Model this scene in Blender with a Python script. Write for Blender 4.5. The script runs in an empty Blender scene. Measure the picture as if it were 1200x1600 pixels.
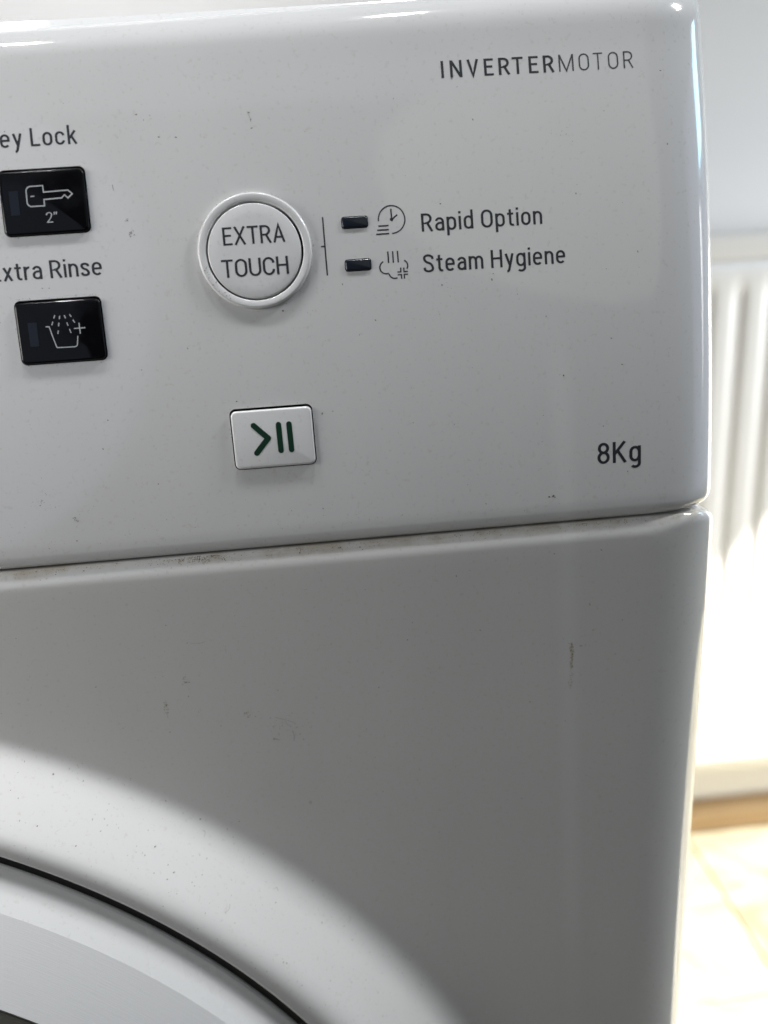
import bpy, bmesh, math, random
from mathutils import Vector, Matrix
random.seed(7)
sc = bpy.context.scene
COL = sc.collection
R = math.radians

# ------------------------------------------------------------------ camera
EYE = Vector((0.0, -0.185, 0.785))          # phone held 18.5 cm from the machine front
PITCH, YAW, ROLL = R(17.88), R(3.18), R(3.85)
fw = Vector((math.sin(YAW) * math.cos(PITCH), math.cos(YAW) * math.cos(PITCH), -math.sin(PITCH)))
rt = Vector((math.cos(YAW), -math.sin(YAW), 0))
dn = fw.cross(rt)
cx = rt * math.cos(ROLL) + dn * math.sin(ROLL)
cy = -(-rt * math.sin(ROLL) + dn * math.cos(ROLL))
cam = bpy.data.cameras.new('camera')
cam_o = bpy.data.objects.new('camera', cam)
COL.objects.link(cam_o)
m3 = Matrix((cx, cy, -fw)).transposed()
cam_o.matrix_world = Matrix.Translation(EYE) @ m3.to_4x4()
cam.sensor_fit = 'VERTICAL'
cam.sensor_width = 7.6
cam.sensor_height = 7.6
cam.lens = 5.7
cam.clip_start = 0.01
cam.clip_end = 50
cam.dof.use_dof = True
cam.dof.focus_distance = 0.192
cam.dof.aperture_fstop = 1.7
sc.camera = cam_o

# ------------------------------------------------------------------ light
w = bpy.data.worlds.new('World')
sc.world = w
w.use_nodes = True
w.node_tree.nodes['Background'].inputs[0].default_value = (0.95, 0.97, 1.0, 1)
w.node_tree.nodes['Background'].inputs[1].default_value = 0.006
sc.view_settings.view_transform = 'Standard'
sc.view_settings.look = 'None'
sc.view_settings.exposure = 0
sc.view_settings.gamma = 1


def area(name, loc, target, sx, sy, power, color, spread=180):
    l = bpy.data.lights.new(name, 'AREA')
    l.shape = 'RECTANGLE'
    l.size, l.size_y = sx, sy
    l.energy = power
    l.color = color
    l.spread = R(spread)
    o = bpy.data.objects.new(name, l)
    o.location = loc
    d = Vector(target) - Vector(loc)
    o.rotation_euler = d.to_track_quat('-Z', 'Y').to_euler()
    COL.objects.link(o)
    return o


# added fill lamp close on the left, gives the falloff across the front
area('left_fill', (-0.375, -0.092, 0.845), (0.0, 0.0, 0.74), 0.14, 0.14, 0.90, (1.0, 0.985, 0.955))
# added small lamp high on the right, grazing the front to brighten the collar
area('right_fill', (1.44, -0.03, 2.085), (0.0, 0.0, 0.70), 0.20, 0.20, 2.25, (0.97, 0.985, 1.0), 60)
# added unseen lamps that brighten the wall and radiator behind the machine
area('wall_fill', (1.50, 0.12, 0.85), (0.62, 0.62, 0.62), 0.30, 0.50, 2.6, (0.985, 0.99, 0.99), 68)
area('wall_fill', (-0.35, 0.10, 2.40), (-0.26, 0.68, 1.15), 0.40, 0.20, 1.8, (1.0, 0.995, 0.98), 40)
# blue sky through the window in the far right corner, mirrored in the rounded edge
area('sky_window', (1.55, 0.06, 0.95), (0.0, 0.06, 0.95), 1.15, 1.15, 2.4, (0.50, 0.62, 1.0))
area('sky_pane', (1.45, 0.27, 1.31), (0.1, 0.02, 0.80), 0.30, 0.26, 2.2, (0.40, 0.82, 1.0))
# added lamps behind the camera, spaced so the gloss mirrors a dark head shape
area('mirror_lamp_left', (-0.90, -1.6, 1.35), (-0.90, 0.0, 1.35), 1.00, 1.80, 2.6, (0.70, 0.78, 1.0)).data.shape = 'ELLIPSE'
area('mirror_lamp_right', (0.78, -1.6, 1.82), (0.78, 0.0, 1.82), 1.25, 1.20, 1.7, (0.94, 1.0, 0.88)).data.shape = 'ELLIPSE'
area('mirror_lamp_top', (0.0, -1.6, 2.50), (0.0, 0.0, 2.50), 2.6, 0.60, 1.5, (0.86, 0.93, 1.0))
# two cool ceiling spots almost straight overhead; they leave short dashes in the rounded edges
for px in (0.135, -0.46):
    area('ceiling_spot', (px, -0.02, 2.10), (-0.03, 0.0, 0.74), 0.085, 0.055, 0.72, (0.965, 0.98, 1.0), 60)
# sunbeam from the right that reaches the radiator and the floor only
sp = bpy.data.lights.new('sunbeam', 'SPOT')
sp.energy = 3000
sp.color = (1.0, 0.95, 0.86)
sp.shadow_soft_size = 0.012
sp.spot_size = R(25)
sp.spot_blend = 0.03
sp.use_square = True
spo = bpy.data.objects.new('sunbeam', sp)
spo.location = (2.3, -0.30, 2.2)
spo.rotation_euler = (Vector((0.80, 0.60, -0.05)) - Vector(spo.location)).to_track_quat('-Z', 'Y').to_euler()
COL.objects.link(spo)


# ------------------------------------------------------------------ materials
def mat(name, col, rough=0.5, spec=0.5, metal=0.0, coat=0.0):
    m = bpy.data.materials.new(name)
    m.use_nodes = True
    b = m.node_tree.nodes['Principled BSDF']
    b.inputs['Base Color'].default_value = (*col, 1)
    b.inputs['Roughness'].default_value = rough
    b.inputs['Specular IOR Level'].default_value = spec
    b.inputs['Metallic'].default_value = metal
    b.inputs['Coat Weight'].default_value = coat
    return m


def N(m, t, **kw):
    n = m.node_tree.nodes.new(t)
    for k, v in kw.items():
        setattr(n, k, v)
    return n


def lk(m, a, b):
    m.node_tree.links.new(a, b)


def bsdf(m):
    return m.node_tree.nodes['Principled BSDF']


def ramp(m, fac, stops):
    r = N(m, 'ShaderNodeValToRGB')
    e = r.color_ramp.elements
    while len(e) < len(stops):
        e.new(0.5)
    for el, (p, c) in zip(e, stops):
        el.position = p
        el.color = (*c, 1) if len(c) == 3 else c
    lk(m, fac, r.inputs[0])
    return r.outputs[0]


def white_plastic(name, col, rough, smear=0.06, sheen=False, seam=False):
    """white plastic / enamel with wipe smears in the gloss and a faint film of grime"""
    m = mat(name, col, rough, 0.72)
    tc = N(m, 'ShaderNodeTexCoord')
    mp = N(m, 'ShaderNodeMapping')
    mp.inputs['Scale'].default_value = (1, 1, 0.25)
    lk(m, tc.outputs['Object'], mp.inputs[0])
    n1 = N(m, 'ShaderNodeTexNoise')
    n1.inputs['Scale'].default_value = 26
    n1.inputs['Detail'].default_value = 5
    lk(m, mp.outputs[0], n1.inputs[0])
    n2 = N(m, 'ShaderNodeTexNoise')
    n2.inputs['Scale'].default_value = 900
    n2.inputs['Detail'].default_value = 3
    lk(m, tc.outputs['Object'], n2.inputs[0])
    c1 = ramp(m, n1.outputs[0], [(0.35, tuple(c * 0.965 for c in col)), (0.65, col)])
    c2 = ramp(m, n2.outputs[0], [(0.28, (0.90, 0.89, 0.86)), (0.40, (1, 1, 1))])
    mx = N(m, 'ShaderNodeMix', data_type='RGBA', blend_type='MULTIPLY')
    mx.inputs[0].default_value = 0.8
    lk(m, c1, mx.inputs[6])
    lk(m, c2, mx.inputs[7])
    out = mx.outputs[2]
    sp_ = N(m, 'ShaderNodeSeparateXYZ')
    lk(m, tc.outputs['Object'], sp_.inputs[0])

    def layer(out, mask, col_):
        q = N(m, 'ShaderNodeMix', data_type='RGBA')
        lk(m, mask, q.inputs[0])
        lk(m, out, q.inputs[6])
        q.inputs[7].default_value = (*col_, 1)
        return q.outputs[2]

    def math_(op, a, b=None, clamp=False):
        q = N(m, 'ShaderNodeMath', operation=op, use_clamp=clamp)
        for k, v in enumerate((a, b)):
            if v is None:
                continue
            if isinstance(v, (int, float)):
                q.inputs[k].default_value = v
            else:
                lk(m, v, q.inputs[k])
        return q.outputs[0]

    def rng(v, a, b, c, d):
        q = N(m, 'ShaderNodeMapRange', interpolation_type='SMOOTHSTEP')
        lk(m, v, q.inputs[0])
        for k, x in zip((1, 2, 3, 4), (a, b, c, d)):
            q.inputs[k].default_value = x
        return q.outputs[0]

    if sheen:
        # pale vertical sheen painted into the base colour, with ragged edges
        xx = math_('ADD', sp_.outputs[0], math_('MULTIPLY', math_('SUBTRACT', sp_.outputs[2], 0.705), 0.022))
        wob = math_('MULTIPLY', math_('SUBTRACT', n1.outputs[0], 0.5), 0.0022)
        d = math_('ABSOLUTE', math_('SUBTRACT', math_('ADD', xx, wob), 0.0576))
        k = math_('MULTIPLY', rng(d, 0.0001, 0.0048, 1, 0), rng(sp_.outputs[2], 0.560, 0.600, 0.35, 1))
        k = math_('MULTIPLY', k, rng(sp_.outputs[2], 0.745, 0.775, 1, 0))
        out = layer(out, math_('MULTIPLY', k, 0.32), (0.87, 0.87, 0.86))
    if seam:
        # film of grime along the seam, thicker in places
        n4 = N(m, 'ShaderNodeTexNoise')
        n4.inputs['Scale'].default_value = 55
        n4.inputs['Detail'].default_value = 7
        n4.inputs['Roughness'].default_value = 0.7
        lk(m, tc.outputs['Object'], n4.inputs[0])
        zz = math_('ADD', sp_.outputs[2], math_('MULTIPLY', math_('SUBTRACT', n4.outputs[0], 0.5), 0.006))
        k = math_('MULTIPLY', rng(zz, 0.7146, 0.7176, 0, 1), rng(n4.outputs[0], 0.40, 0.62, 0.15, 1))
        out = layer(out, math_('MULTIPLY', k, 0.50), (0.44, 0.36, 0.24))
    lk(m, out, bsdf(m).inputs['Base Color'])
    rr = N(m, 'ShaderNodeMapRange')
    rr.inputs[1].default_value, rr.inputs[2].default_value = 0.35, 0.65
    rr.inputs[3].default_value, rr.inputs[4].default_value = rough, rough + smear
    lk(m, n1.outputs[0], rr.inputs[0])
    lk(m, rr.outputs[0], bsdf(m).inputs['Roughness'])
    n3 = N(m, 'ShaderNodeTexNoise')
    n3.inputs['Scale'].default_value = 240
    n3.inputs['Detail'].default_value = 2
    lk(m, tc.outputs['Object'], n3.inputs[0])
    bp = N(m, 'ShaderNodeBump')
    bp.inputs['Strength'].default_value = 0.05
    bp.inputs['Distance'].default_value = 0.0003
    lk(m, n3.outputs[0], bp.inputs['Height'])
    lk(m, bp.outputs[0], bsdf(m).inputs['Normal'])
    return m


M_PANEL = white_plastic('white_gloss_plastic', (0.762, 0.76, 0.755), 0.045, sheen=True)
M_ENAMEL = white_plastic('white_enamel', (0.762, 0.755, 0.738), 0.05, sheen=True, seam=True)
M_CABINET = white_plastic('white_cabinet_enamel', (0.762, 0.755, 0.738), 0.12)
M_BUTTON = white_plastic('white_satin_plastic', (0.80, 0.80, 0.80), 0.2)
M_BLACK = mat('black_gloss_plastic', (0.004, 0.004, 0.005), 0.06, 0.2)
_tc = N(M_BLACK, 'ShaderNodeTexCoord')
_n = N(M_BLACK, 'ShaderNodeTexNoise')
_n.inputs['Scale'].default_value = 140
_n.inputs['Detail'].default_value = 6
lk(M_BLACK, _tc.outputs['Object'], _n.inputs[0])
_r = N(M_BLACK, 'ShaderNodeMapRange')
for _k, _x in zip((1, 2, 3, 4), (0.42, 0.68, 0.05, 0.30)):   # finger grease on the keys
    _r.inputs[_k].default_value = _x
lk(M_BLACK, _n.outputs[0], _r.inputs[0])
lk(M_BLACK, _r.outputs[0], bsdf(M_BLACK).inputs['Roughness'])
M_GAP = mat('gap_shade', (0.012, 0.011, 0.010), 0.7)  # near-black colour stands in for the shade inside the button gaps
M_SEAL = mat('black_rubber', (0.006, 0.006, 0.007), 0.55)
M_PRINT = mat('charcoal_print', (0.030, 0.032, 0.040), 0.45)
M_PRINT2 = mat('grey_print', (0.060, 0.063, 0.070), 0.45)
M_SILVER = mat('pale_print', (0.50, 0.52, 0.54), 0.5)
M_GREEN = mat('dark_green_print', (0.006, 0.040, 0.020), 0.35)
M_LED = mat('smoked_lens', (0.012, 0.016, 0.026), 0.22)
M_LEDB = mat('blue_smoked_window', (0.006, 0.010, 0.018), 0.3, 0.4)
M_DOOR = white_plastic('door_plastic', (0.76, 0.76, 0.75), 0.22)
M_GREY = mat('grey_inner_plastic', (0.22, 0.21, 0.19), 0.35)
M_RAD = mat('radiator_enamel', (0.81, 0.80, 0.78), 0.35)
M_DIRT = mat('brown_dirt', (0.14, 0.11, 0.07), 0.8)
M_DIRT2 = mat('grey_dirt', (0.27, 0.26, 0.24), 0.8)
M_DIRT3 = mat('tan_grime', (0.33, 0.27, 0.17), 0.8)
M_DRIP = mat('dried_brown_drip', (0.50, 0.41, 0.26), 0.8)
M_SCRATCH = mat('grey_scratch', (0.40, 0.40, 0.38), 0.6)
M_SCUFF = mat('grey_scuff', (0.38, 0.38, 0.37), 0.6)


def band_material():
    """moulded door band: very fine concentric turning lines"""
    m = mat('turned_door_band', (0.74, 0.74, 0.735), 0.38)
    tc = N(m, 'ShaderNodeTexCoord')
    sep = N(m, 'ShaderNodeSeparateXYZ')
    lk(m, tc.outputs['UV'], sep.inputs[0])
    cmb = N(m, 'ShaderNodeCombineXYZ')
    a = N(m, 'ShaderNodeMath', operation='MULTIPLY')
    a.inputs[1].default_value = 3.0
    lk(m, sep.outputs[0], a.inputs[0])
    b = N(m, 'ShaderNodeMath', operation='MULTIPLY')
    b.inputs[1].default_value = 36.0
    lk(m, sep.outputs[1], b.inputs[0])
    lk(m, a.outputs[0], cmb.inputs[0])
    lk(m, b.outputs[0], cmb.inputs[1])
    n = N(m, 'ShaderNodeTexNoise')
    n.inputs['Scale'].default_value = 1.0
    n.inputs['Detail'].default_value = 4
    n.inputs['Roughness'].default_value = 0.7
    lk(m, cmb.outputs[0], n.inputs[0])
    bp = N(m, 'ShaderNodeBump')
    bp.inputs['Strength'].default_value = 0.09
    bp.inputs['Distance'].default_value = 0.0006
    lk(m, n.outputs[0], bp.inputs['Height'])
    lk(m, bp.outputs[0], bsdf(m).inputs['Normal'])
    return m


M_BAND = band_material()


def wall_material():
    m = mat('painted_wall', (0.80, 0.79, 0.785), 0.7)
    tc = N(m, 'ShaderNodeTexCoord')
    n = N(m, 'ShaderNodeTexNoise')
    n.inputs['Scale'].default_value = 90
    n.inputs['Detail'].default_value = 4
    lk(m, tc.outputs['Object'], n.inputs[0])
    bp = N(m, 'ShaderNodeBump')
    bp.inputs['Strength'].default_value = 0.15
    bp.inputs['Distance'].default_value = 0.002
    lk(m, n.outputs[0], bp.inputs['Height'])
    lk(m, bp.outputs[0], bsdf(m).inputs['Normal'])
    return m


def tile_material():
    m = mat('cream_stone_tile', (0.74, 0.66, 0.46), 0.35)
    tc = N(m, 'ShaderNodeTexCoord')
    oi = N(m, 'ShaderNodeObjectInfo')
    ad = N(m, 'ShaderNodeVectorMath', operation='ADD')
    cb = N(m, 'ShaderNodeCombineXYZ')
    mu = N(m, 'ShaderNodeMath', operation='MULTIPLY')
    mu.inputs[1].default_value = 37
    lk(m, oi.outputs['Random'], mu.inputs[0])
    lk(m, mu.outputs[0], cb.inputs[2])
    lk(m, tc.outputs['Object'], ad.inputs[0])
    lk(m, cb.outputs[0], ad.inputs[1])
    n = N(m, 'ShaderNodeTexNoise')
    n.inputs['Scale'].default_value = 9
    n.inputs['Detail'].default_value = 6
    n.inputs['Distortion'].default_value = 1.4
    lk(m, ad.outputs[0], n.inputs[0])
    lk(m, ramp(m, n.outputs[0], [(0.3, (0.17, 0.150, 0.100)), (0.5, (0.25, 0.232, 0.17)), (0.7, (0.31, 0.295, 0.24))]), bsdf(m).inputs['Base Color'])
    return m


def wood_material():
    m = mat('pine_skirting', (0.42, 0.26, 0.12), 0.45)
    tc = N(m, 'ShaderNodeTexCoord')
    mp = N(m, 'ShaderNodeMapping')
    mp.inputs['Scale'].default_value = (2, 40, 60)
    lk(m, tc.outputs['Object'], mp.inputs[0])
    n = N(m, 'ShaderNodeTexNoise')
    n.inputs['Scale'].default_value = 1.5
    n.inputs['Detail'].default_value = 5
    lk(m, mp.outputs[0], n.inputs[0])
    lk(m, ramp(m, n.outputs[0], [(0.3, (0.46, 0.29, 0.14)), (0.7, (0.66, 0.47, 0.27))]), bsdf(m).inputs['Base Color'])
    return m


M_WALL, M_TILE, M_WOOD = wall_material(), tile_material(), wood_material()
M_GROUT = mat('tile_grout', (0.42, 0.38, 0.30), 0.9)


# ------------------------------------------------------------------ helpers
def mk(name, verts, faces, m, parent=None, smooth=None, mats=None, uvs=None):
    me = bpy.data.meshes.new(name)
    me.from_pydata([tuple(v) for v in verts], [], faces)
    for mm in (mats or [m]):
        me.materials.append(mm)
    if uvs:
        ul = me.uv_layers.new(name='UVMap')
        for lp in me.loops:
            ul.data[lp.index].uv = uvs[lp.vertex_index]
    bm = bmesh.new()
    bm.from_mesh(me)
    if not getattr(mk, 'keep', False):
        bmesh.ops.recalc_face_normals(bm, faces=bm.faces)
    bm.to_mesh(me)
    bm.free()
    if smooth is not None:
        me.polygons.foreach_set('use_smooth', [True] * len(me.polygons))
        me.set_sharp_from_angle(angle=R(smooth))
    o = bpy.data.objects.new(name, me)
    COL.objects.link(o)
    if parent is not None:
        o.parent = parent
        if parent.type == 'EMPTY':
            o.location = -parent.location
    return o


def thing(name, label, cat, loc):
    o = bpy.data.objects.new(name, None)
    o.empty_display_size = 0.05
    o.location = loc
    o['label'] = label
    o['category'] = cat
    COL.objects.link(o)
    return o


class MB:
    def __init__(s):
        s.v, s.f = [], []

    def add(s, verts, faces):
        b = len(s.v)
        s.v += [Vector(v) for v in verts]
        s.f += [tuple(i + b for i in f) for f in faces]

    def box(s, a, b, bev=0.0):
        bm = bmesh.new()
        bmesh.ops.create_cube(bm, size=1)
        a, b = Vector(a), Vector(b)
        for v in bm.verts:
            v.co = Vector(((a[i] + b[i]) / 2 + v.co[i] * (b[i] - a[i])) for i in range(3))
        if bev:
            bmesh.ops.bevel(bm, geom=list(bm.edges), offset=bev, segments=3, affect='EDGES', profile=0.5)
        bm.verts.index_update()
        s.add([v.co.copy() for v in bm.verts], [[v.index for v in f.verts] for f in bm.faces])
        bm.free()

    def cyl(s, a, b, r, n=20):
        a, b = Vector(a), Vector(b)
        d = (b - a).normalized()
        u = d.orthogonal().normalized()
        q = d.cross(u)
        vs = []
        for P in (a, b):
            for i in range(n):
                t = 2 * math.pi * i / n
                vs.append(P + (u * math.cos(t) + q * math.sin(t)) * r)
        fs = [(i, (i + 1) % n, n + (i + 1) % n, n + i) for i in range(n)]
        fs += [tuple(range(n)), tuple(range(2 * n - 1, n - 1, -1))]
        s.add(vs, fs)

    def build(s, name, m, parent=None, smooth=None, **k):
        return mk(name, s.v, s.f, m, parent, smooth, **k)


# ------------------------------------------------------------------ setting
ZC = EYE.z
WALL_Y = 0.685
b = MB()
b.box((-3.0, WALL_Y, -0.02), (3.2, WALL_Y + 0.12, 2.5))
wall = b.build('wall', M_WALL)
wall['kind'] = 'structure'
b = MB()
b.box((-3.0, -3.0, -0.06), (3.2, WALL_Y, -0.004))
floor = b.build('floor', M_GROUT)
floor['kind'] = 'structure'
# floor tiles, each its own slab with a rounded arris
tm = MB()
TS = 0.330
tm.box((0.0015, 0.0015, -0.006), (TS - 0.0015, TS - 0.0015, 0.0), 0.0012)
tile_proto = None
for i in range(-3, 8):
    for j in range(-4, 3):
        x0, y0 = 0.108 + i * TS, WALL_Y - 0.018 - 0.245 + j * TS
        if y0 > WALL_Y - 0.03:
            continue
        if tile_proto is None:
            tile_proto = tm.build('tile', M_TILE, floor)
            t = tile_proto
        else:
            t = tile_proto.copy()
            t.parent = floor
            COL.objects.link(t)
        if y0 + TS > WALL_Y - 0.016:
            t.scale = (1, (WALL_Y - 0.016 - y0) / TS, 1)
        t.location = (x0, y0, random.uniform(-0.0004, 0.0004))
# skirting board: a moulded timber profile along the wall
prof = [(0, 0), (-0.015, 0), (-0.015, 0.026), (-0.0135, 0.031), (-0.010, 0.0335), (-0.010, 0.037), (-0.006, 0.0405), (0, 0.0415)]
vs, fs = [], []
for x in (-3.0, 3.2):
    for (dy, dz) in prof:
        vs.append((x, WALL_Y - 0.001 + dy, dz + 0.001))
n = len(prof)
fs = [(i, (i + 1) % n, n + (i + 1) % n, n + i) for i in range(n)] + [tuple(range(n)), tuple(range(n, 2 * n))]
sk = mk('skirting_board', vs, fs, M_WOOD, None, 30)
sk['kind'] = 'structure'

# ------------------------------------------------------------------ radiator
RX0, RX1 = 0.16, 1.46
RZ0, RZ1 = ZC - 0.633, ZC + 0.010
RY = 0.600                                   # front face of the radiator
rad = thing('radiator', 'white ribbed panel radiator on the wall beside the machine, its lower part in glaring sun', 'radiator', ((RX0 + RX1) / 2, RY + 0.03, RZ0))
# pressed front sheet: vertical channels, flat margins top and bottom
PITCHX = 0.0335
xs = []
x = RX0
zs_ = [RZ0 + 0.004, RZ0 + 0.030, RZ0 + 0.048, RZ0 + 0.056, RZ0 + 0.066] + [RZ0 + 0.066 + (RZ1 - 0.075 - RZ0 - 0.066) * k / 6 for k in range(1, 7)] + [RZ1 - 0.064, RZ1 - 0.054, RZ1 - 0.046, RZ1 - 0.030]
nx = int((RX1 - RX0) / PITCHX * 14)
vs, fs = [], []


def chan(u):
    """depth of the pressed channel across one pitch, 0 = proud rib"""
    u = abs((u % 1.0) - 0.5) * 2             # 1 at the rib centre, 0 at the channel centre
    t = min(max((u - 0.22) / 0.40, 0), 1)
    return 1 - t * t * (3 - 2 * t)


for z in zs_:
    lo = min(max((z - RZ0 - 0.044) / 0.022, 0), 1)
    hi = min(max((RZ1 - 0.046 - z) / 0.022, 0), 1)
    k = min(lo, hi)
    k = k * k * (3 - 2 * k)
    for i in range(nx + 1):
        xx = RX0 + (RX1 - RX0) * i / nx
        edge = min(max(min(xx - RX0, RX1 - xx) / 0.02, 0), 1)
        vs.append((xx, RY + 0.0036 * k * edge * chan((xx - 0.4055) / PITCHX), z))
for j in range(len(zs_) - 1):
    for i in range(nx):
        a = j * (nx + 1) + i
        fs.append((a, a + 1, a + nx + 2, a + nx + 1))
o = mk('ribbed_front', vs, fs, M_RAD, rad, 60)
sm = o.modifiers.new('thickness', 'SOLIDIFY')
sm.thickness = 0.0013
sm.offset = -1
b = MB()
b.box((RX0 - 0.001, RY + 0.058, RZ0 + 0.01), (RX1 + 0.001, RY + 0.060, RZ1 - 0.012), 0.0005)
b.build('rear_panel', M_RAD, rad)
b = MB()
b.box((RX0 - 0.003, RY - 0.0015, RZ1 - 0.030), (RX1 + 0.003, RY + 0.066, RZ1 - 0.004), 0.003)
b.build('top_cover', M_RAD, rad, 40)
# grille bars on the top
gm = MB()
gm.box((0, RY + 0.010, RZ1 - 0.006), (0.0045, RY + 0.056, RZ1 - 0.002), 0.0008)
gp = gm.build('grille_bar', M_RAD, rad)
k = 1
base_loc = gp.location.copy()
gp.location.x += RX0 + 0.02
xx = RX0 + 0.032
while xx < RX1 - 0.02 and k < 110:
    g = gp.copy()
    g.parent = rad
    g.location = base_loc + Vector((xx, 0, 0))
    COL.objects.link(g)
    xx += 0.012
    k += 1
for s, xx in ((-1, RX0), (1, RX1)):
    b = MB()
    b.box((xx - 0.002 if s < 0 else xx + 0.0015, RY + 0.004, RZ0 + 0.006), (xx - 0.0005 if s < 0 else xx + 0.003, RY + 0.064, RZ1 - 0.031), 0.0005)
    b.build('end_cover', M_RAD, rad)
b = MB()
b.box((RX0 + 0.05, RY + 0.060, RZ0 + 0.03), (RX0 + 0.08, WALL_Y, RZ1 - 0.05), 0.002)
b.build('bracket', M_RAD, rad)
b = MB()
b.box((RX1 - 0.08, RY + 0.060, RZ0 + 0.03), (RX1 - 0.05, WALL_Y, RZ1 - 0.05), 0.002)
b.build('bracket', M_RAD, rad)

# ------------------------------------------------------------------ washing machine
XR, XL = 0.1024, -0.5052
XM = (XR + XL) / 2
ZS = ZC - 0.0673                              # height of the seam under the control panel
HP = 0.1195                                   # developed height of the control panel face
A0, A1, HA = R(4.0), R(18.0), 0.135           # lean of the face at its foot and head
wm = thing('washing_machine', 'white front-loading washing machine with dirt specks, black and white buttons and a round door', 'washing machine', (XM, 0.27, 0.0))

_pt = [(0.0, 0.0)]
_dv = 0.00025
for i in range(800):
    a = A0 + (A1 - A0) * (i + 0.5) * _dv / HA
    _pt.append((_pt[-1][0] + math.sin(a) * _dv, _pt[-1][1] + math.cos(a) * _dv))


def face(x, v, h=0.0):
    """point on the control panel face: x across, v up along the face, h proud of it (metres)"""
    a = A0 + (A1 - A0) * v / HA
    if v < 0:
        yy, zz = v * math.sin(A0), v * math.cos(A0)
    else:
        f = v / _dv
        i = min(int(f), 799)
        t = f - i
        yy = _pt[i][0] * (1 - t) + _pt[i + 1][0] * t
        zz = _pt[i][1] * (1 - t) + _pt[i + 1][1] * t
    return Vector((x, yy - h * math.cos(a), ZS + zz + h * math.sin(a)))


def mm(x, v, h=0.0):
    return face(x / 1000, v / 1000, h / 1000)


def plan_half(w, d, n=18, p=2.05):
    """corner in plan, from the flat front round to the side: list of (inwards from side, back from front)"""
    out = []
    for i in range(n + 1):
        t = (math.pi / 2) * i / n
        s, c = math.sin(t) ** (2 / p), math.cos(t) ** (2 / p)
        out.append((w * (1 - s), d * (1 - c)))
    return out


def control_panel():
    W, D, BACK = 0.022, 0.013, 0.075
    cor = plan_half(W, D)
    right = [(XR - 0.0013 - a, bb) for a, bb in cor]
    left = [(XL + a, bb) for a, bb in reversed(cor)]
    nf = 24
    front = [(XL + W + (XR - XL - 2 * W) * i / nf, 0.0) for i in range(1, nf)]
    ol = [(XL, BACK)] + left + front + right + [(XR - 0.0013, BACK)]
    nrm = []
    for i, (x, y) in enumerate(ol):
        if i == 0:
            nrm.append((-1, 0))
        elif i == len(ol) - 1:
            nrm.append((1, 0))
        else:
            dx, dy = ol[i + 1][0] - ol[i - 1][0], ol[i + 1][1] - ol[i - 1][1]
            l = math.hypot(dx, dy)
            nrm.append((dy / l, -dx / l))
    rb, rtp = 0.0035, 0.0095
    rings = []
    for i in range(7):                        # bottom lip
        t = (math.pi / 2) * i / 6
        rings.append((rb * (1 - math.sin(t)) * 0.8, 0.0001 + rb * (1 - math.cos(t)), 0.0, 0.0))
    nv = 40
    for i in range(1, nv + 1):
        rings.append((0.0, 0.0001 + rb + (HP + 0.0005 - rb) * i / nv, 0.0, 0.0))
    vtop = rings[-1][1]
    for i in range(1, 11):                    # top lip: rolls back over
        t = (math.pi / 2 - R(17)) * i / 10
        a = R(17) * 0
        rings.append((rtp * (1 - math.cos(t)), vtop + rtp * math.sin(t), 0, 0))
    rings.insert(0, (rb * 0.8 + 0.004, -0.0001, 0, 0))
    vs, fs = [], []
    for (ins, v, _, _) in rings:
        P = face(0, v)
        for (x, y), (nx_, ny_) in zip(ol, nrm):
            k = ins * (0.06 + 0.94 * abs(ny_) ** 1.5) if v > 0.05 else ins
            u_ = min(max((x + 0.09) / 0.18, 0), 1)
            q_ = min(max((v - 0.1160) / 0.0110, 0), 1)
            dz = (0.0028 * u_ * u_ * (3 - 2 * u_) - 0.0006) * q_ * q_ * (3 - 2 * q_)     # the top edge is very slightly crowned
            vs.append((x - nx_ * k, (y - ny_ * k + P.y) if y < BACK - 1e-6 else BACK, P.z + dz))
    n = len(ol)
    for j in range(len(rings) - 1):
        for i in range(n):
            a, b2 = j * n + i, j * n + (i + 1) % n
            fs.append((a, b2, b2 + n, a + n))
    fs.append(tuple(range(n)))
    fs.append(tuple(range((len(rings) - 1) * n, len(rings) * n)))
    return mk('control_panel', vs, fs, M_PANEL, wm, None, mats=[M_PANEL, M_GAP])


panel = control_panel()


def rrect(w_, h_, r_, n=6):
    pts = []
    for (sx, sy, a0) in ((1, 1, 0), (-1, 1, 90), (-1, -1, 180), (1, -1, 270)):
        for i in range(n + 1):
            t = R(a0 + 90 * i / n)
            pts.append((sx * (w_ / 2 - r_) + r_ * math.cos(t), sy * (h_ / 2 - r_) + r_ * math.sin(t)))
    return pts


def circ(r_, n=72):
    return [(r_ * math.cos(2 * math.pi * i / n), r_ * math.sin(2 * math.pi * i / n)) for i in range(n)]


def plug(cxm, cvm, outline_fn, levels, skew=0.0, cap=True, base=True):
    """stack of outlines (mm) following the panel face; levels = (inset, height); returns verts, faces"""
    vs, fs = [], []
    n = None
    for ins, h in levels:
        ol = outline_fn(ins)
        n = len(ol)
        vs += [mm(cxm + x + skew * y, cvm + y, h) for x, y in ol]
    for j in range(len(levels) - 1):
        for i in range(n):
            fs.append((j * n + i, j * n + (i + 1) % n, (j + 1) * n + (i + 1) % n, (j + 1) * n + i))
    if cap:
        fs.append(tuple(range((len(levels) - 1) * n, len(levels) * n)))
    if base:
        fs.append(tuple(range(n - 1, -1, -1)))
    return vs, fs


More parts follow.
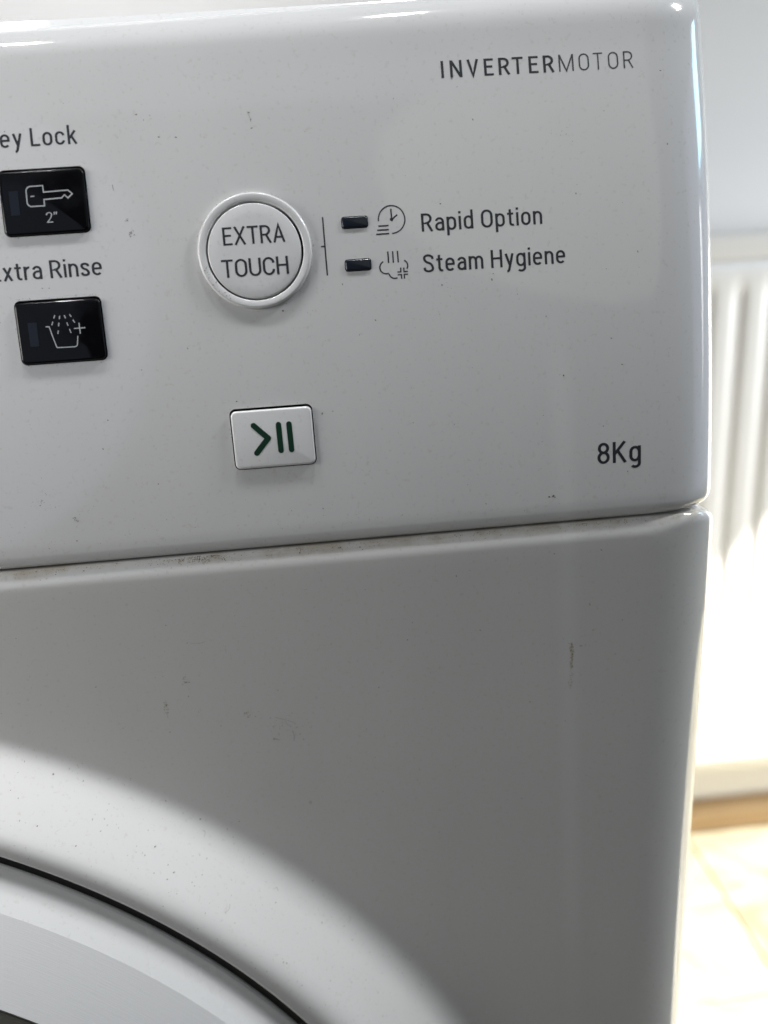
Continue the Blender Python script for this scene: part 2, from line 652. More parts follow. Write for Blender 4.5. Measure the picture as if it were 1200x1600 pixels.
CUTS = []
KEYB = (-63.13, 87.10, 19.9, 15.2)
RINB = (-62.98, 57.50, 20.3, 15.0)
START = (-15.59, 28.55, 20.3, 15.0)
LED = [(8.53, 77.95), (8.56, 68.02)]
RING = (-15.65, 72.80)
for (x, v, w_, h_) in (KEYB, RINB, START):
    CUTS.append(plug(x, v, lambda ins, w_=w_, h_=h_: rrect(w_ - 2 * ins, h_ - 2 * ins, 1.5 - ins), [(0, -4), (0, 3)]))
for (x, v) in LED:
    CUTS.append(plug(x, v, lambda ins: rrect(6.4, 2.9, 0.7), [(0, -3), (0, 3)]))
CUTS.append(plug(*RING, lambda ins: circ(13.2), [(0, -4), (0, 3)]))


def cut_panel():
    b = MB()
    for vs, fs in CUTS:
        b.add(vs, fs)
    c = b.build('cutter', M_PANEL, None, None, mats=[M_PANEL, M_GAP])
    c.location = panel.matrix_world.translation * 0
    for p in c.data.polygons:
        p.material_index = 1
    c.parent = wm
    c.location = -wm.location
    md = panel.modifiers.new('cut', 'BOOLEAN')
    md.operation = 'DIFFERENCE'
    md.solver = 'EXACT'
    md.object = c
    bpy.context.view_layer.update()
    dg = bpy.context.evaluated_depsgraph_get()
    me = bpy.data.meshes.new_from_object(panel.evaluated_get(dg))
    panel.modifiers.clear()
    old = panel.data
    panel.data = me
    me.name = 'control_panel'
    bpy.data.meshes.remove(old)
    bpy.data.objects.remove(c)
    me.polygons.foreach_set('use_smooth', [True] * len(me.polygons))
    me.set_sharp_from_angle(angle=R(38))


cut_panel()


# --- printing: stroked lettering and symbols laid on the face
def arc(cx_, cy_, rx, ry, a0, a1, n=12):
    return [(cx_ + rx * math.cos(R(a0 + (a1 - a0) * i / n)), cy_ + ry * math.sin(R(a0 + (a1 - a0) * i / n))) for i in range(n + 1)]


def spline(P, n=8):
    out = []
    Q = [P[0]] + list(P) + [P[-1]]
    for i in range(1, len(Q) - 2):
        p0, p1, p2, p3 = Q[i - 1], Q[i], Q[i + 1], Q[i + 2]
        for k in range(n):
            t = k / n
            out.append(tuple(0.5 * (2 * p1[j] + (p2[j] - p0[j]) * t + (2 * p0[j] - 5 * p1[j] + 4 * p2[j] - p3[j]) * t * t + (3 * p1[j] - p0[j] - 3 * p2[j] + p3[j]) * t ** 3) for j in (0, 1)))
    out.append(P[-1])
    return out


XH, AS, DE = 0.743, 1.06, -0.29


def glyph(ch, s):
    """(strokes, width): centre lines in units of the capital height for a condensed grotesque, s = stroke"""
    h = s / 2
    T, X = 1 - h, XH - h
    P = []
    if ch == ' ':
        return [], 0.26
    if ch == 'E':
        W = 0.46
        P = [[(W, T), (h, T), (h, h), (W, h)], [(h, 0.53), (W - 0.05, 0.53)]]
    elif ch == 'L':
        W = 0.44
        P = [[(h, 1), (h, h), (W, h)]]
    elif ch == 'T':
        W = 0.54
        P = [[(0, T), (W, T)], [(W / 2, T), (W / 2, 0)]]
    elif ch == 'I':
        W = s
        P = [[(h, 0), (h, 1)]]
    elif ch == 'H':
        W = 0.56
        P = [[(h, 0), (h, 1)], [(W - h, 0), (W - h, 1)], [(h, 0.52), (W - h, 0.52)]]
    elif ch == 'N':
        W = 0.57
        P = [[(h, 0), (h, 1)], [(W - h, 0), (W - h, 1)], [(h * 1.1, 1 - h * .4), (W - h * 1.1, h * .4)]]
    elif ch == 'V':
        W = 0.58
        P = [[(h, 1), (W / 2, h * .6), (W - h, 1)]]
    elif ch == 'M':
        W = 0.76
        P = [[(h, 0), (h, 1)], [(W - h, 0), (W - h, 1)], [(h * 1.1, 1 - h * .4), (W / 2, h * .8), (W - h * 1.1, 1 - h * .4)]]
    elif ch == 'A':
        W = 0.60
        P = [[(h, 0), (W / 2, 1 - h * .6), (W - h, 0)], [(0.145, 0.30), (W - 0.145, 0.30)]]
    elif ch == 'X':
        W = 0.58
        P = [[(h, 0), (W - h, 1)], [(h, 1), (W - h, 0)]]
    elif ch == 'K':
        W = 0.56
        P = [[(h, 0), (h, 1)], [(W - h * 1.2, 1), (h, 0.40)], [(0.21, 0.56), (W - h * .8, 0)]]
    elif ch == 'R':
        W = 0.53
        ry = (T - 0.47) / 2
        P = [[(h, 0), (h, T), (0.26, T)] + arc(W - h - ry * .9 - 0.02, 0.47 + ry, ry * .9, ry, 90, -90) + [(0.24, 0.47), (h, 0.47)], [(0.28, 0.47), (W - h * .6, 0)]]
    elif ch in 'OU':
        W = 0.57
        rx, ry = W / 2 - h, 0.27
        if ch == 'O':
            P = [arc(W / 2, T - ry, rx, ry, 180, 0) + arc(W / 2, h + ry, rx, ry, 0, -180)]
            P[0].append(P[0][0])
        else:
            P = [[(h, 1)] + arc(W / 2, h + ry, rx, ry, 180, 360) + [(W - h, 1)]]
    elif ch == 'C':
        W = 0.56
        rx, ry = W / 2 - h, 0.27
        P = [arc(W / 2, T - ry, rx, ry, 0, 180) + arc(W / 2, h + ry, rx, ry, 180, 360)]
    elif ch == 'S':
        W = 0.53
        P = [spline([(W - h, 0.73), (W - h - .03, 0.86), (W / 2, T), (h + .04, 0.88), (h + .02, 0.72), (0.17, 0.58), (0.36, 0.47), (W - h - .02, 0.30), (W - h - .03, 0.13), (W / 2, h), (h + .04, 0.12), (h, 0.27)])]
    elif ch == '8':
        W = 0.50
        ry, ry2 = (T - 0.53) / 2, (0.53 - h) / 2
        P = [arc(W / 2, 0.53 + ry, W / 2 - h - .02, ry, -90, 270, 24), arc(W / 2, h + ry2, W / 2 - h, ry2, 90, -270, 24)]
    elif ch == '2':
        W = 0.49
        P = [spline([(h, 0.72), (h + .03, 0.87), (W / 2, T), (W - h - .04, 0.87), (W - h - .03, 0.68), (0.32, 0.42), (h + 0.02, h)]) + [(W, h)]]
    elif ch == '"':
        W = 0.26
        P = [[(0.08, 1.02), (0.045, 0.74)], [(0.24, 1.02), (0.205, 0.74)]]
    elif ch in 'oceg':
        W = 0.46
        rx, ry = W / 2 - h, 0.205
        top = arc(W / 2, X - ry, rx, ry, 180, 0)
        bot = arc(W / 2, h + ry, rx, ry, 0, -180)
        if ch == 'o':
            P = [top + bot]
            P[0].append(P[0][0])
        elif ch == 'c':
            P = [arc(W / 2, X - ry, rx, ry, 8, 180) + arc(W / 2, h + ry, rx, ry, 180, 352)]
        elif ch == 'e':
            P = [[(h, 0.385), (W - h, 0.385)] + arc(W / 2, X - ry, rx, ry, 0, 180) + arc(W / 2, h + ry, rx, ry, 180, 322)]
        else:
            P = [arc(W / 2 - .01, X - ry, rx, ry, 10, 180) + arc(W / 2 - .01, h + ry, rx, ry, 180, 350), [(W - h, XH)] + [(W - h, 0)] + arc(W / 2, -0.08, rx, 0.17, 0, -140)]
    elif ch == 'a':
        W = 0.44
        ry = 0.19
        P = [arc(W / 2, X - ry, W / 2 - h, ry, 165, 0) + [(W - h, 0)],
             [(W - h, 0.43), (0.24, 0.43)] + arc(0.24, 0.225, 0.24 - h, 0.205 if False else 0.43 - 0.225, 90, 180) + arc(0.22, h + 0.17, 0.22 - h, 0.17, 180, 270) + spline([(0.24, h), (0.34, h + .05), (W - h, 0.20)], 5)]
    elif ch in 'nmr':
        W = {'n': 0.44, 'm': 0.72, 'r': 0.28}[ch]
        if ch == 'r':
            P = [[(h, 0), (h, XH)], arc(0.27, X - 0.24, 0.27 - h, 0.24, 180, 88)]
        else:
            k = 1 if ch == 'n' else 2
            cw = (W - s) / k
            P = [[(h, 0), (h, XH)]]
            for i in range(k):
                x0 = h + cw * i
                P.append([(x0, X - 0.24)] + arc(x0 + cw / 2, X - 0.21, cw / 2, 0.21, 180, 0) + [(x0 + cw, 0)])
    elif ch in 'pd':
        W = 0.46
        rx, ry = W / 2 - h, 0.205
        bowl = arc(W / 2, X - ry, rx, ry, 180, 0) + arc(W / 2, h + ry, rx, ry, 0, -180)
        bowl.append(bowl[0])
        P = [bowl, [(h, DE), (h, XH)] if ch == 'p' else [(W - h, 0), (W - h, AS)]]
    elif ch == 'i':
        W = s
        P = [[(h, 0), (h, XH)], [(h, 0.88), (h, 0.88 + s * 1.1)]]
    elif ch == 'k':
        W = 0.44
        P = [[(h, 0), (h, AS)], [(W - h * 1.3, XH), (h, 0.28)], [(0.19, 0.43), (W - h * .8, 0)]]
    elif ch == 't':
        W = 0.31
        P = [[(0.14, 0.93), (0.14, 0.18)] + arc(0.14 + .12, h + 0.13, .12, 0.13, 180, 270, 6) + [(W, h + .005)], [(0, X), (W - .01, X)]]
    elif ch == 'x':
        W = 0.44
        P = [[(h, 0), (W - h, XH)], [(h, XH), (W - h, 0)]]
    elif ch == 'y':
        W = 0.45
        P = [[(h, XH), (W / 2 + .02, 0.06)], [(W - h, XH), (0.20, -0.13)] + arc(0.10, -0.11, 0.10, 0.13, -20, -95, 5)]
    elif ch == 's':
        W = 0.42
        P = [spline([(W - h, 0.54), (W - h - .03, 0.64), (W / 2, X), (h + .03, 0.64), (h + .02, 0.52), (0.15, 0.425), (0.28, 0.345), (W - h - .01, 0.22), (W - h - .03, 0.10), (W / 2, h), (h + .03, 0.10), (h, 0.21)])]
    return P, W


def ribbon(pts, w_, round_caps=False):
    """flat ribbon round a 2-D polyline with mitred joints: verts, faces"""
    q = [pts[0]]
    for p in pts[1:]:
        if math.hypot(p[0] - q[-1][0], p[1] - q[-1][1]) > 1e-5:
            q.append(p)
    pts = q
    closed = math.hypot(pts[0][0] - pts[-1][0], pts[0][1] - pts[-1][1]) < 1e-4 and len(pts) > 3
    if closed:
        pts = pts[:-1]
    n = len(pts)
    vs, fs = [], []
    for i in range(n):
        p = pts[i]
        a = pts[i - 1] if (i > 0 or closed) else None
        c = pts[(i + 1) % n] if (i < n - 1 or closed) else None
        d1 = Vector((p[0] - a[0], p[1] - a[1])).normalized() if a else None
        d2 = Vector((c[0] - p[0], c[1] - p[1])).normalized() if c else None
        if d1 is None:
            d1 = d2
        if d2 is None:
            d2 = d1
        n1, n2 = Vector((-d1.y, d1.x)), Vector((-d2.y, d2.x))
        mt = (n1 + n2)
        mt = mt.normalized() if mt.length > 1e-6 else n1
        k = min(1 / max(mt.dot(n1), 0.2), 2.6)
        vs.append((p[0] + mt.x * w_ / 2 * k, p[1] + mt.y * w_ / 2 * k))
        vs.append((p[0] - mt.x * w_ / 2 * k, p[1] - mt.y * w_ / 2 * k))
    m_ = n if closed else n - 1
    for i in range(m_):
        j = (i + 1) % n
        fs.append((2 * i, 2 * i + 1, 2 * j + 1, 2 * j))
    if round_caps and not closed:
        for e, nb in ((0, 1), (n - 1, n - 2)):
            d = math.atan2(pts[e][1] - pts[nb][1], pts[e][0] - pts[nb][0])
            b0 = len(vs)
            for i in range(9):
                t = d - math.pi / 2 + math.pi * i / 8
                vs.append((pts[e][0] + w_ / 2 * math.cos(t), pts[e][1] + w_ / 2 * math.sin(t)))
            fs.append(tuple(range(b0, b0 + 9)))
    return vs, fs


class Ink:
    """collects flat print on the panel face (mm); each stroke a hair above the last"""

    def __init__(s, h=0.02, follow=True):
        s.b, s.h, s.k, s.step = MB(), h, 0, 0.4

    def stroke(s, pts, w_, xf=lambda x, y: (x, y), rc=False):
        dense = [pts[0]]
        for p in pts[1:]:
            a = dense[-1]
            k = max(1, int(math.hypot(p[0] - a[0], p[1] - a[1]) / s.step))
            dense += [(a[0] + (p[0] - a[0]) * i / k, a[1] + (p[1] - a[1]) * i / k) for i in range(1, k + 1)]
        vs, fs = ribbon(dense, w_, rc)
        s.k += 1
        hh = s.h + 0.0016 * (s.k % 9)
        s.b.add([mm(*xf(x, y), hh) for x, y in vs], fs)

    def dot(s, x, v, r_):
        s.k += 1
        s.b.add([mm(x + r_ * math.cos(2 * math.pi * i / 20), v + r_ * math.sin(2 * math.pi * i / 20), s.h + 0.0016 * (s.k % 9)) for i in range(20)], [tuple(range(20))])

    def text(s, txt, x0, x1, v, cap, sw=0.10, gap=0.125, slope=0.0):
        """set txt with its ink running from x0 to x1 (mm) on baseline v"""
        tot, pos = 0, []
        for i, ch in enumerate(txt):
            P, W = glyph(ch, sw)
            pos.append(tot)
            tot += W + (gap if ch != ' ' else 0)
        tot -= gap
        k = (x1 - x0) / tot
        for ch, p in zip(txt, pos):
            P, W = glyph(ch, sw)
            for st in P:
                s.stroke(st, sw, lambda x, y: (x0 + (x + p) * k, v + y * cap + slope * (x + p) * k))

    def build(s, name, m, parent, label=None):
        o = s.b.build(name, m, parent)
        if label:
            o['label'] = label
        return o


def words(txt, x0, x1, v, cap, m=None, sw=0.116, **k):
    i = Ink()
    i.text(txt, x0, x1, v, cap, sw=sw, **k)
    return i.build('lettering', m or M_PRINT, wm, 'dark printed words ' + txt)


# ink of the words, left to right
def left_of(txt, xa, ia, xb, ib, sw, gap):
    """x0, x1 of the whole word from the x of the left edges of glyphs ia and right edge of glyph ib"""
    tot, L, Rr = 0, [], []
    for ch in txt:
        W = glyph(ch, sw)[1]
        L.append(tot)
        Rr.append(tot + W)
        tot += W + (gap if ch != ' ' else 0)
    k = (xb - xa) / (Rr[ib] - L[ia])
    return xa - L[ia] * k, xa + (Rr[-1] - L[ia]) * k


a, b_ = left_of('Key Lock', -64.85, 4, -54.25, 7, 0.116, 0.125)
words('Key Lock', a, b_, 99.72, 4.12)
a, b_ = left_of('Extra Rinse', -64.0, 6, -51.75, 10, 0.116, 0.112)
words('Extra Rinse', a + 0.45, b_ - 0.05, 69.68, 4.12, gap=0.102)
words('Rapid Option', 24.5, 53.95, 74.76, 4.22)
words('Steam Hygiene', 24.25, 59.15, 65.2, 4.22)
words('8Kg', 65.75, 77.1, 15.1, 5.42, sw=0.122)
# brand line: eight heavier capitals, then five thin ones
inv = Ink()
for ch, x0, x1 in (('I', 31.92, 32.54), ('N', 34.05, 36.95), ('V', 38.15, 40.95), ('E', 42.25, 44.5), ('R', 45.75, 48.4), ('T', 49.05, 51.7), ('E', 53.05, 55.35), ('R', 56.55, 59.15)):
    inv.text(ch, x0, x1, 110.02, 4.0, sw=0.125)
inv.build('lettering', M_PRINT, wm, 'dark printed capitals INVERTER')
mot = Ink()
for ch, x0, x1 in (('M', 60.35, 63.95), ('O', 65.2, 67.75), ('T', 68.8, 71.1), ('O', 72.4, 74.9), ('R', 76.15, 78.5)):
    mot.text(ch, x0, x1, 110.02, 4.0, sw=0.08)
mot.build('lettering', M_PRINT2, wm, 'thin grey printed capitals MOTOR')

# bracket, clock and steam symbols
i = Ink()
i.stroke([(0.98, 79.65), (0.98, 66.05)], 0.34)
i.stroke([(0.05, 72.85), (0.95, 72.85)], 0.34)
i.build('bracket_line', M_PRINT, wm)
i = Ink()
i.stroke(arc(17.42, 78.08, 3.18, 3.22, 184, -92, 40), 0.30)
i.stroke([(17.42, 78.08), (17.42, 80.55)], 0.34)
i.stroke([(17.42, 78.08), (18.85, 79.1)], 0.34)
i.dot(17.42, 78.08, 0.42)
for x0, x1, v in ((14.11, 16.57, 76.72), (13.76, 16.56, 75.77), (13.44, 16.58, 74.85)):
    i.stroke([(x0, v), (x1, v)], 0.34)
i.build('clock_symbol', M_PRINT, wm)
i = Ink()
for x in (15.92, 17.07, 18.25):
    i.stroke([(x, 70.7), (x, 67.98)], 0.33)
i.stroke(arc(15.22, 67.02, 1.5, 1.48, 112, 292, 20), 0.30)
i.stroke(arc(17.25, 65.75, 1.45, 1.42, 190, 292, 14), 0.30)
i.stroke(arc(19.2, 67.2, 1.28, 1.28, 68, -38, 14), 0.30)
for P in ([(18.74, 66.75), (18.72, 65.77), (17.9, 65.77)], [(19.48, 66.7), (19.48, 65.77), (20.4, 65.77)], [(17.9, 65.11), (18.82, 65.11), (18.82, 64.12)], [(20.4, 65.11), (19.48, 65.11), (19.5, 64.12)]):
    i.stroke(P, 0.30)
i.build('steam_symbol', M_PRINT, wm)


# --- buttons
def bev(w_, h_, r_, top, e, n=5):
    """levels of a key with rounded arris e"""
    lv = [(0, -3.0), (0, top - e)]
    for i in range(1, n + 1):
        t = (math.pi / 2) * i / n
        lv.append((e * (1 - math.cos(t)), top - e + e * math.sin(t)))
    return lv


def key(name, K, m, top, e, gx, gt, gb, label, crown=0.0):
    x, v, w_, h_ = K
    # narrow gap all round, a little wider above the key
    ww, hh = w_ - 2 * gx, h_ - gt - gb
    cv = v + (gb - gt) / 2
    vs, fs = plug(x, cv, lambda ins: rrect(ww - 2 * ins, hh - 2 * ins, max(1.3 - ins, 0.25)), bev(ww, hh, 1.3, top, e))
    o = mk(name, vs, fs, m, wm, 40)
    if label:
        o['label'] = label
    return o


kb = key('push_button', KEYB, M_BLACK, 0.75, 0.62, 0.24, 0.55, 0.16, 'glossy black key lock button with a key symbol')
rb_ = key('push_button', RINB, M_BLACK, 0.75, 0.62, 0.24, 0.55, 0.16, 'glossy black extra rinse button with a tub symbol')
sb = key('start_button', START, M_BUTTON, 0.70, 0.55, 0.30, 0.58, 0.18, 'white start button with a green play and pause sign')


def sub(ink, name, m, parent, label=None):
    o = ink.build(name, m, parent, label)
    o.location = (0, 0, 0)
    return o


HB = 0.765
i = Ink(HB)
i.stroke([(-62.95, 90.5), (-65.9, 90.46)] + arc(-65.8, 89.3, 1.05, 1.15, 100, 170, 5) + [(-66.88, 86.9)] + arc(-65.85, 86.95, 1.05, 1.0, 190, 262, 5) + [(-63.02, 85.96), (-62.98, 87.36), (-58.95, 87.5), (-58.25, 88.15), (-57.5, 87.4), (-56.42, 88.27), (-57.35, 89.15), (-62.93, 89.02), (-62.95, 90.5)], 0.26)
i.stroke([(-65.95, 88.23), (-65.1, 88.23)], 0.26)
sub(i, 'key_symbol', M_SILVER, kb)
i = Ink(HB)
i.text('2"', -62.95, -60.45, 82.1, 2.35, sw=0.085, gap=0.10)
sub(i, 'lettering', M_SILVER, kb)
i = Ink(HB)
i.stroke([(-66.2, 58.6), (-65.4, 58.55), (-64.3, 53.85)] + [(-64.05, 53.62), (-60.0, 53.55)] + arc(-59.95, 54.1, 0.55, 0.5, -80, -5, 5) + [(-59.05, 56.0)], 0.24)
i.stroke([(-59.75, 57.75), (-57.1, 57.75)], 0.24)
i.stroke([(-58.4, 59.0), (-58.4, 56.45)], 0.24)
for P in (((-63.75, 61.10), (-64.07, 60.39)), ((-62.64, 60.87), (-62.82, 60.14)), ((-61.54, 60.95), (-61.40, 60.20)), ((-60.34, 61.14), (-60.04, 60.46)), ((-64.37, 59.63), (-64.74, 58.87)), ((-63.04, 59.30), (-63.22, 58.53)), ((-61.21, 59.25), (-60.99, 58.50)), ((-59.73, 59.77), (-59.35, 59.08)), ((-63.39, 57.53), (-63.61, 56.76)), ((-60.78, 57.70), (-60.51, 56.78))):
    i.stroke(P, 0.24)
sub(i, 'tub_symbol', M_SILVER, rb_)
for (x, v, par) in ((-69.75, 86.9, kb), (-69.2, 56.95, rb_)):
    vs, fs = plug(x, v, lambda ins: rrect(2.1 - 2 * ins, 5.5 - 2 * ins, 0.15), [(0, 0.5), (0, 0.765), (0.1, 0.775)])
    o = mk('indicator_window', vs, fs, M_LEDB, par)
    o.location = (0, 0, 0)
# green play/pause
i = Ink(0.715)
i.stroke([(-20.1, 31.75), (-16.85, 28.44)], 1.38, rc=True)
i.stroke([(-16.85, 28.44), (-19.95, 25.0)], 1.38, rc=True)
i.stroke([(-14.03, 31.55), (-14.0, 25.2)], 1.34, rc=True)
i.stroke([(-11.46, 31.5), (-11.4, 25.2)], 1.34, rc=True)
sub(i, 'play_pause_symbol', M_GREEN, sb)
# programme lamps
for (x, v) in LED:
    vs, fs = plug(x, v, lambda ins: rrect(6.1 - 2 * ins, 2.6 - 2 * ins, max(0.6 - ins, 0.12)), bev(6.1, 2.6, 0.6, 0.35, 0.35, 4))
    mk('indicator_lamp', vs, fs, M_LED, wm, 45)

# big round button: collar, groove, cap
collar = [(13.5, -3), (13.5, 0.05), (13.38, 0.55), (13.25, 0.80), (13.08, 0.92), (12.8, 0.96), (11.75, 0.86), (11.6, 0.80), (11.5, 0.66), (11.48, -2.2)]
vs, fs = [], []
nseg = 96
for r_, h_ in collar:
    vs += [mm(RING[0] + r_ * math.cos(2 * math.pi * k / nseg), RING[1] + r_ * math.sin(2 * math.pi * k / nseg), h_) for k in range(nseg)]
for j in range(len(collar) - 1):
    for k in range(nseg):
        fs.append((j * nseg + k, j * nseg + (k + 1) % nseg, (j + 1) * nseg + (k + 1) % nseg, (j + 1) * nseg + k))
rbut = mk('round_button', vs, fs, M_BUTTON, wm, 50)
rbut['label'] = 'round white button in a raised collar'
vs, fs = [], []
cap_ = [(11.0, -2.5), (11.0, 0.62), (10.96, 0.78), (10.85, 0.88), (10.65, 0.93), (8, 0.96), (5, 0.97), (0.02, 0.97)]
for r_, h_ in cap_:
    vs += [mm(RING[0] - 0.05 + r_ * math.cos(2 * math.pi * k / nseg), RING[1] - 0.1 + r_ * math.sin(2 * math.pi * k / nseg), h_) for k in range(nseg)]
for j in range(len(cap_) - 1):
    for k in range(nseg):
        fs.append((j * nseg + k, j * nseg + (k + 1) % nseg, (j + 1) * nseg + (k + 1) % nseg, (j + 1) * nseg + k))
o = mk('button_cap', vs, fs, M_BUTTON, rbut, 50)
o.location = (0, 0, 0)
vs, fs = plug(RING[0], RING[1], lambda ins: circ(12.3 - ins), [(0, -2.4), (0, -2.0)])
o = mk('groove_floor', vs, fs, M_GAP, rbut)
o.location = (0, 0, 0)
i = Ink(0.99)
i.text('EXTRA', -22.85, -8.25, 74.28, 4.15, sw=0.11, gap=0.09)
i.text('TOUCH', -23.8, -8.05, 66.9, 4.15, sw=0.11, gap=0.08)
sub(i, 'lettering', M_PRINT, rbut, 'dark words EXTRA TOUCH in two lines')

# ------------------------------------------------------------------ lower front
DC = Vector((XM, 0, ZC - 0.322))               # door axis
R_CREST, HB_ = 0.2131, 0.0172                   # inner edge of the pressed collar and its height
BC_Z, BC_R = ZC - 0.345, 0.2545                 # the collar's outer foot is a wider, lower circle


def foot(th):
    """radius (from the door axis) where the collar starts to rise, in direction th"""
    dz = DC.z - BC_Z
    b_ = dz * math.sin(th)
    return -b_ + math.sqrt(b_ * b_ - dz * dz + BC_R * BC_R)


def _slope(t):
    if t > 0.58:
        u = (1 - t) / 0.42
        return u * u * (3 - 2 * u)
    if t > 0.36:
        return 1.0
    u = max((t - 0.04), 0) / 0.32
    return u * u * (3 - 2 * u)


NT = 48
_g = [0.0]
for k in range(NT):
    _g.append(_g[-1] + _slope(1 - (k + 0.5) / NT) / NT)
GT = [g / _g[-1] for g in _g]                   # GT[k] = height share at t = 1 - k/NT


def hgt(t):
    f = min(max((1 - t) * NT, 0), NT - 1e-6)
    k = int(f)
    return GT[k] + (GT[k + 1] - GT[k]) * (f - k)


ROLL_R = 0.0013


def lower_front():
    na = 480
    LW, LD, LT, LTD = 0.022, 0.013, 0.0052, 0.0024
    x0, x1, z0, z1 = XL + LW, XR - LW, 0.09, ZS - 0.0004 - LT
    RC = 0.004

    def sdf(x, z):
        qx = abs(x - (x0 + x1) / 2) - (x1 - x0) / 2 + RC
        qz = abs(z - (z0 + z1) / 2) - (z1 - z0) / 2 + RC
        return math.hypot(max(qx, 0), max(qz, 0)) + min(max(qx, qz), 0) - RC

    ths = [2 * math.pi * i / na for i in range(na)]
    for sx in (x0, x1):                          # extra rays round each corner
        for sz in (z0, z1):
            t0 = math.atan2(sz - DC.z, sx - DC.x) % (2 * math.pi)
            ths += [t0 + (k - 7) * 0.0022 for k in range(15)]
    ths = sorted(ths)
    na = len(ths)
    hit, nrm = [], []
    for t in ths:
        lo, hi = 0.1, 0.8
        for _ in range(40):
            m_ = (lo + hi) / 2
            if sdf(DC.x + m_ * math.cos(t), DC.z + m_ * math.sin(t)) < 0:
                lo = m_
            else:
                hi = m_
        hit.append(lo)
        px, pz = DC.x + lo * math.cos(t), DC.z + lo * math.sin(t)
        e = 1e-5
        g = Vector((sdf(px + e, pz) - sdf(px - e, pz), sdf(px, pz + e) - sdf(px, pz - e))).normalized()
        nrm.append(g)
    rows = []
    rim = [(R_CREST - ROLL_R, 0.010), (R_CREST - ROLL_R, -HB_ + ROLL_R + 0.003)]
    for k in range(0, 7):
        a = (math.pi / 2) * k / 6
        rim.append((R_CREST - ROLL_R * math.cos(a), -HB_ + ROLL_R * (1 - math.sin(a))))
    for r_, y in rim:
        rows.append([(DC.x + r_ * math.cos(t), y, DC.z + r_ * math.sin(t)) for t in ths])
    for k in range(1, NT + 1):
        t_ = k / NT
        row = []
        for t in ths:
            rf = foot(t)
            rr = R_CREST + (rf - R_CREST) * t_
            row.append((DC.x + rr * math.cos(t), -HB_ * hgt(t_), DC.z + rr * math.sin(t)))
        rows.append(row)
    for s_ in (0.06, 0.15, 0.3, 0.5, 0.7, 0.85, 0.95, 1.0):
        row = []
        for t, h_ in zip(ths, hit):
            rf = foot(t)
            rr = rf + (max(h_, rf + 0.002) - rf) * s_
            row.append((DC.x + rr * math.cos(t), 0.0, DC.z + rr * math.sin(t)))
        rows.append(row)
    for k in range(1, 13):                       # the rim rolls back
        a = (math.pi / 2) * k / 12
        row = []
        for t, h_, n_ in zip(ths, hit, nrm):
            px, pz = DC.x + h_ * math.cos(t), DC.z + h_ * math.sin(t)
            wz = n_.y * n_.y
            p = 2 + 0.05 * (1 - wz)
            s_, c_ = math.sin(a) ** (2 / p), math.cos(a) ** (2 / p)
            qx_, qz_ = math.copysign(abs(n_.x) ** 0.35, n_.x), math.copysign(abs(n_.y) ** 0.35, n_.y)
            row.append((px + LW * qx_ * s_, (LD * (1 - wz) + LTD * wz) * (1 - c_), pz + LT * qz_ * s_))
        rows.append(row)
    rows.append([(x, 0.05, z) for (x, y, z) in rows[-1]])
    vs, fs = [], []
    for row in rows:
        vs += row
    for j in range(len(rows) - 1):
        for i in range(na):
            fs.append((j * na + i, j * na + (i + 1) % na, (j + 1) * na + (i + 1) % na, (j + 1) * na + i))
    return mk('front_panel', vs, fs, M_ENAMEL, wm, 50)


front = lower_front()


def lathe(name, prof_, m, parent, smooth=35, seg=300, uv=False):
    vs, fs, uvs = [], [], []
    for (r_, y) in prof_:
        for k in range(seg):
            t = 2 * math.pi * k / seg
            vs.append((DC.x + r_ * math.cos(t), y, DC.z + r_ * math.sin(t)))
            uvs.append((k / seg * 40, r_ * 100))
    n = len(prof_)
    for j in range(n - 1):
        for k in range(seg):
            fs.append((j * seg + k, j * seg + (k + 1) % seg, (j + 1) * seg + (k + 1) % seg, (j + 1) * seg + k))
    o = mk(name, vs, fs, m, parent, smooth, uvs=uvs if uv else None)
    if parent is not None and parent.type != 'EMPTY':
        o.location = (0, 0, 0)
    return o


lathe('door_gasket', [(R_CREST - ROLL_R + 0.0002, 0.004), (R_CREST - ROLL_R + 0.0002, -HB_ + 0.0013), (R_CREST - ROLL_R - 0.0024, -HB_ + 0.0013), (R_CREST - ROLL_R - 0.0024, 0.004)], M_SEAL, wm)
# door: frame with a rising bevel, turned band, sunk inner ring with a lip, glass
ro = R_CREST - ROLL_R - 0.0025
dp = [(ro, 0.003), (ro, -HB_ + 0.0012)]
for k in range(1, 6):
    a = R(86) * k / 5
    dp.append((ro - 0.0008 * (1 - math.cos(a)), -HB_ + 0.0012 - 0.0008 * math.sin(a)))
rr, yy = dp[-1]
for k in range(1, 25):
    u = k / 24
    al = R(2 + 46 * min(max((u - 0.10) / 0.62, 0), 1) ** 1.2)
    rr -= 0.00034
    yy -= math.tan(al) * 0.00034
    dp.append((rr, yy))
RB0, YB0 = rr, yy
door = lathe('door', dp, M_DOOR, wm, 40)
bd = [(RB0, YB0)]
for k in range(1, 13):
    rr -= 0.00145
    yy -= math.tan(R(32 - 4 * k / 12)) * 0.00145
    bd.append((rr, yy))
lathe('door_band', bd, M_BAND, door, 40, uv=True)
inn = [(rr, yy)]
for k in range(1, 7):
    t = R(15 * k)
    inn.append((rr - 0.0010 * math.sin(t), yy + 0.0010 * (1 - math.cos(t))))
ri, yi = inn[-1]
inn += [(ri - 0.0006, yi + 0.0040), (ri - 0.0016, yi + 0.0050), (ri - 0.0060, yi + 0.0052), (ri - 0.0063, yi + 0.0040), (ri - 0.0070, yi + 0.0038), (ri - 0.0073, yi + 0.0050), (ri - 0.013, yi + 0.0056), (ri - 0.024, yi + 0.012)]
lathe('door_recess', inn, M_GREY, door, 60)
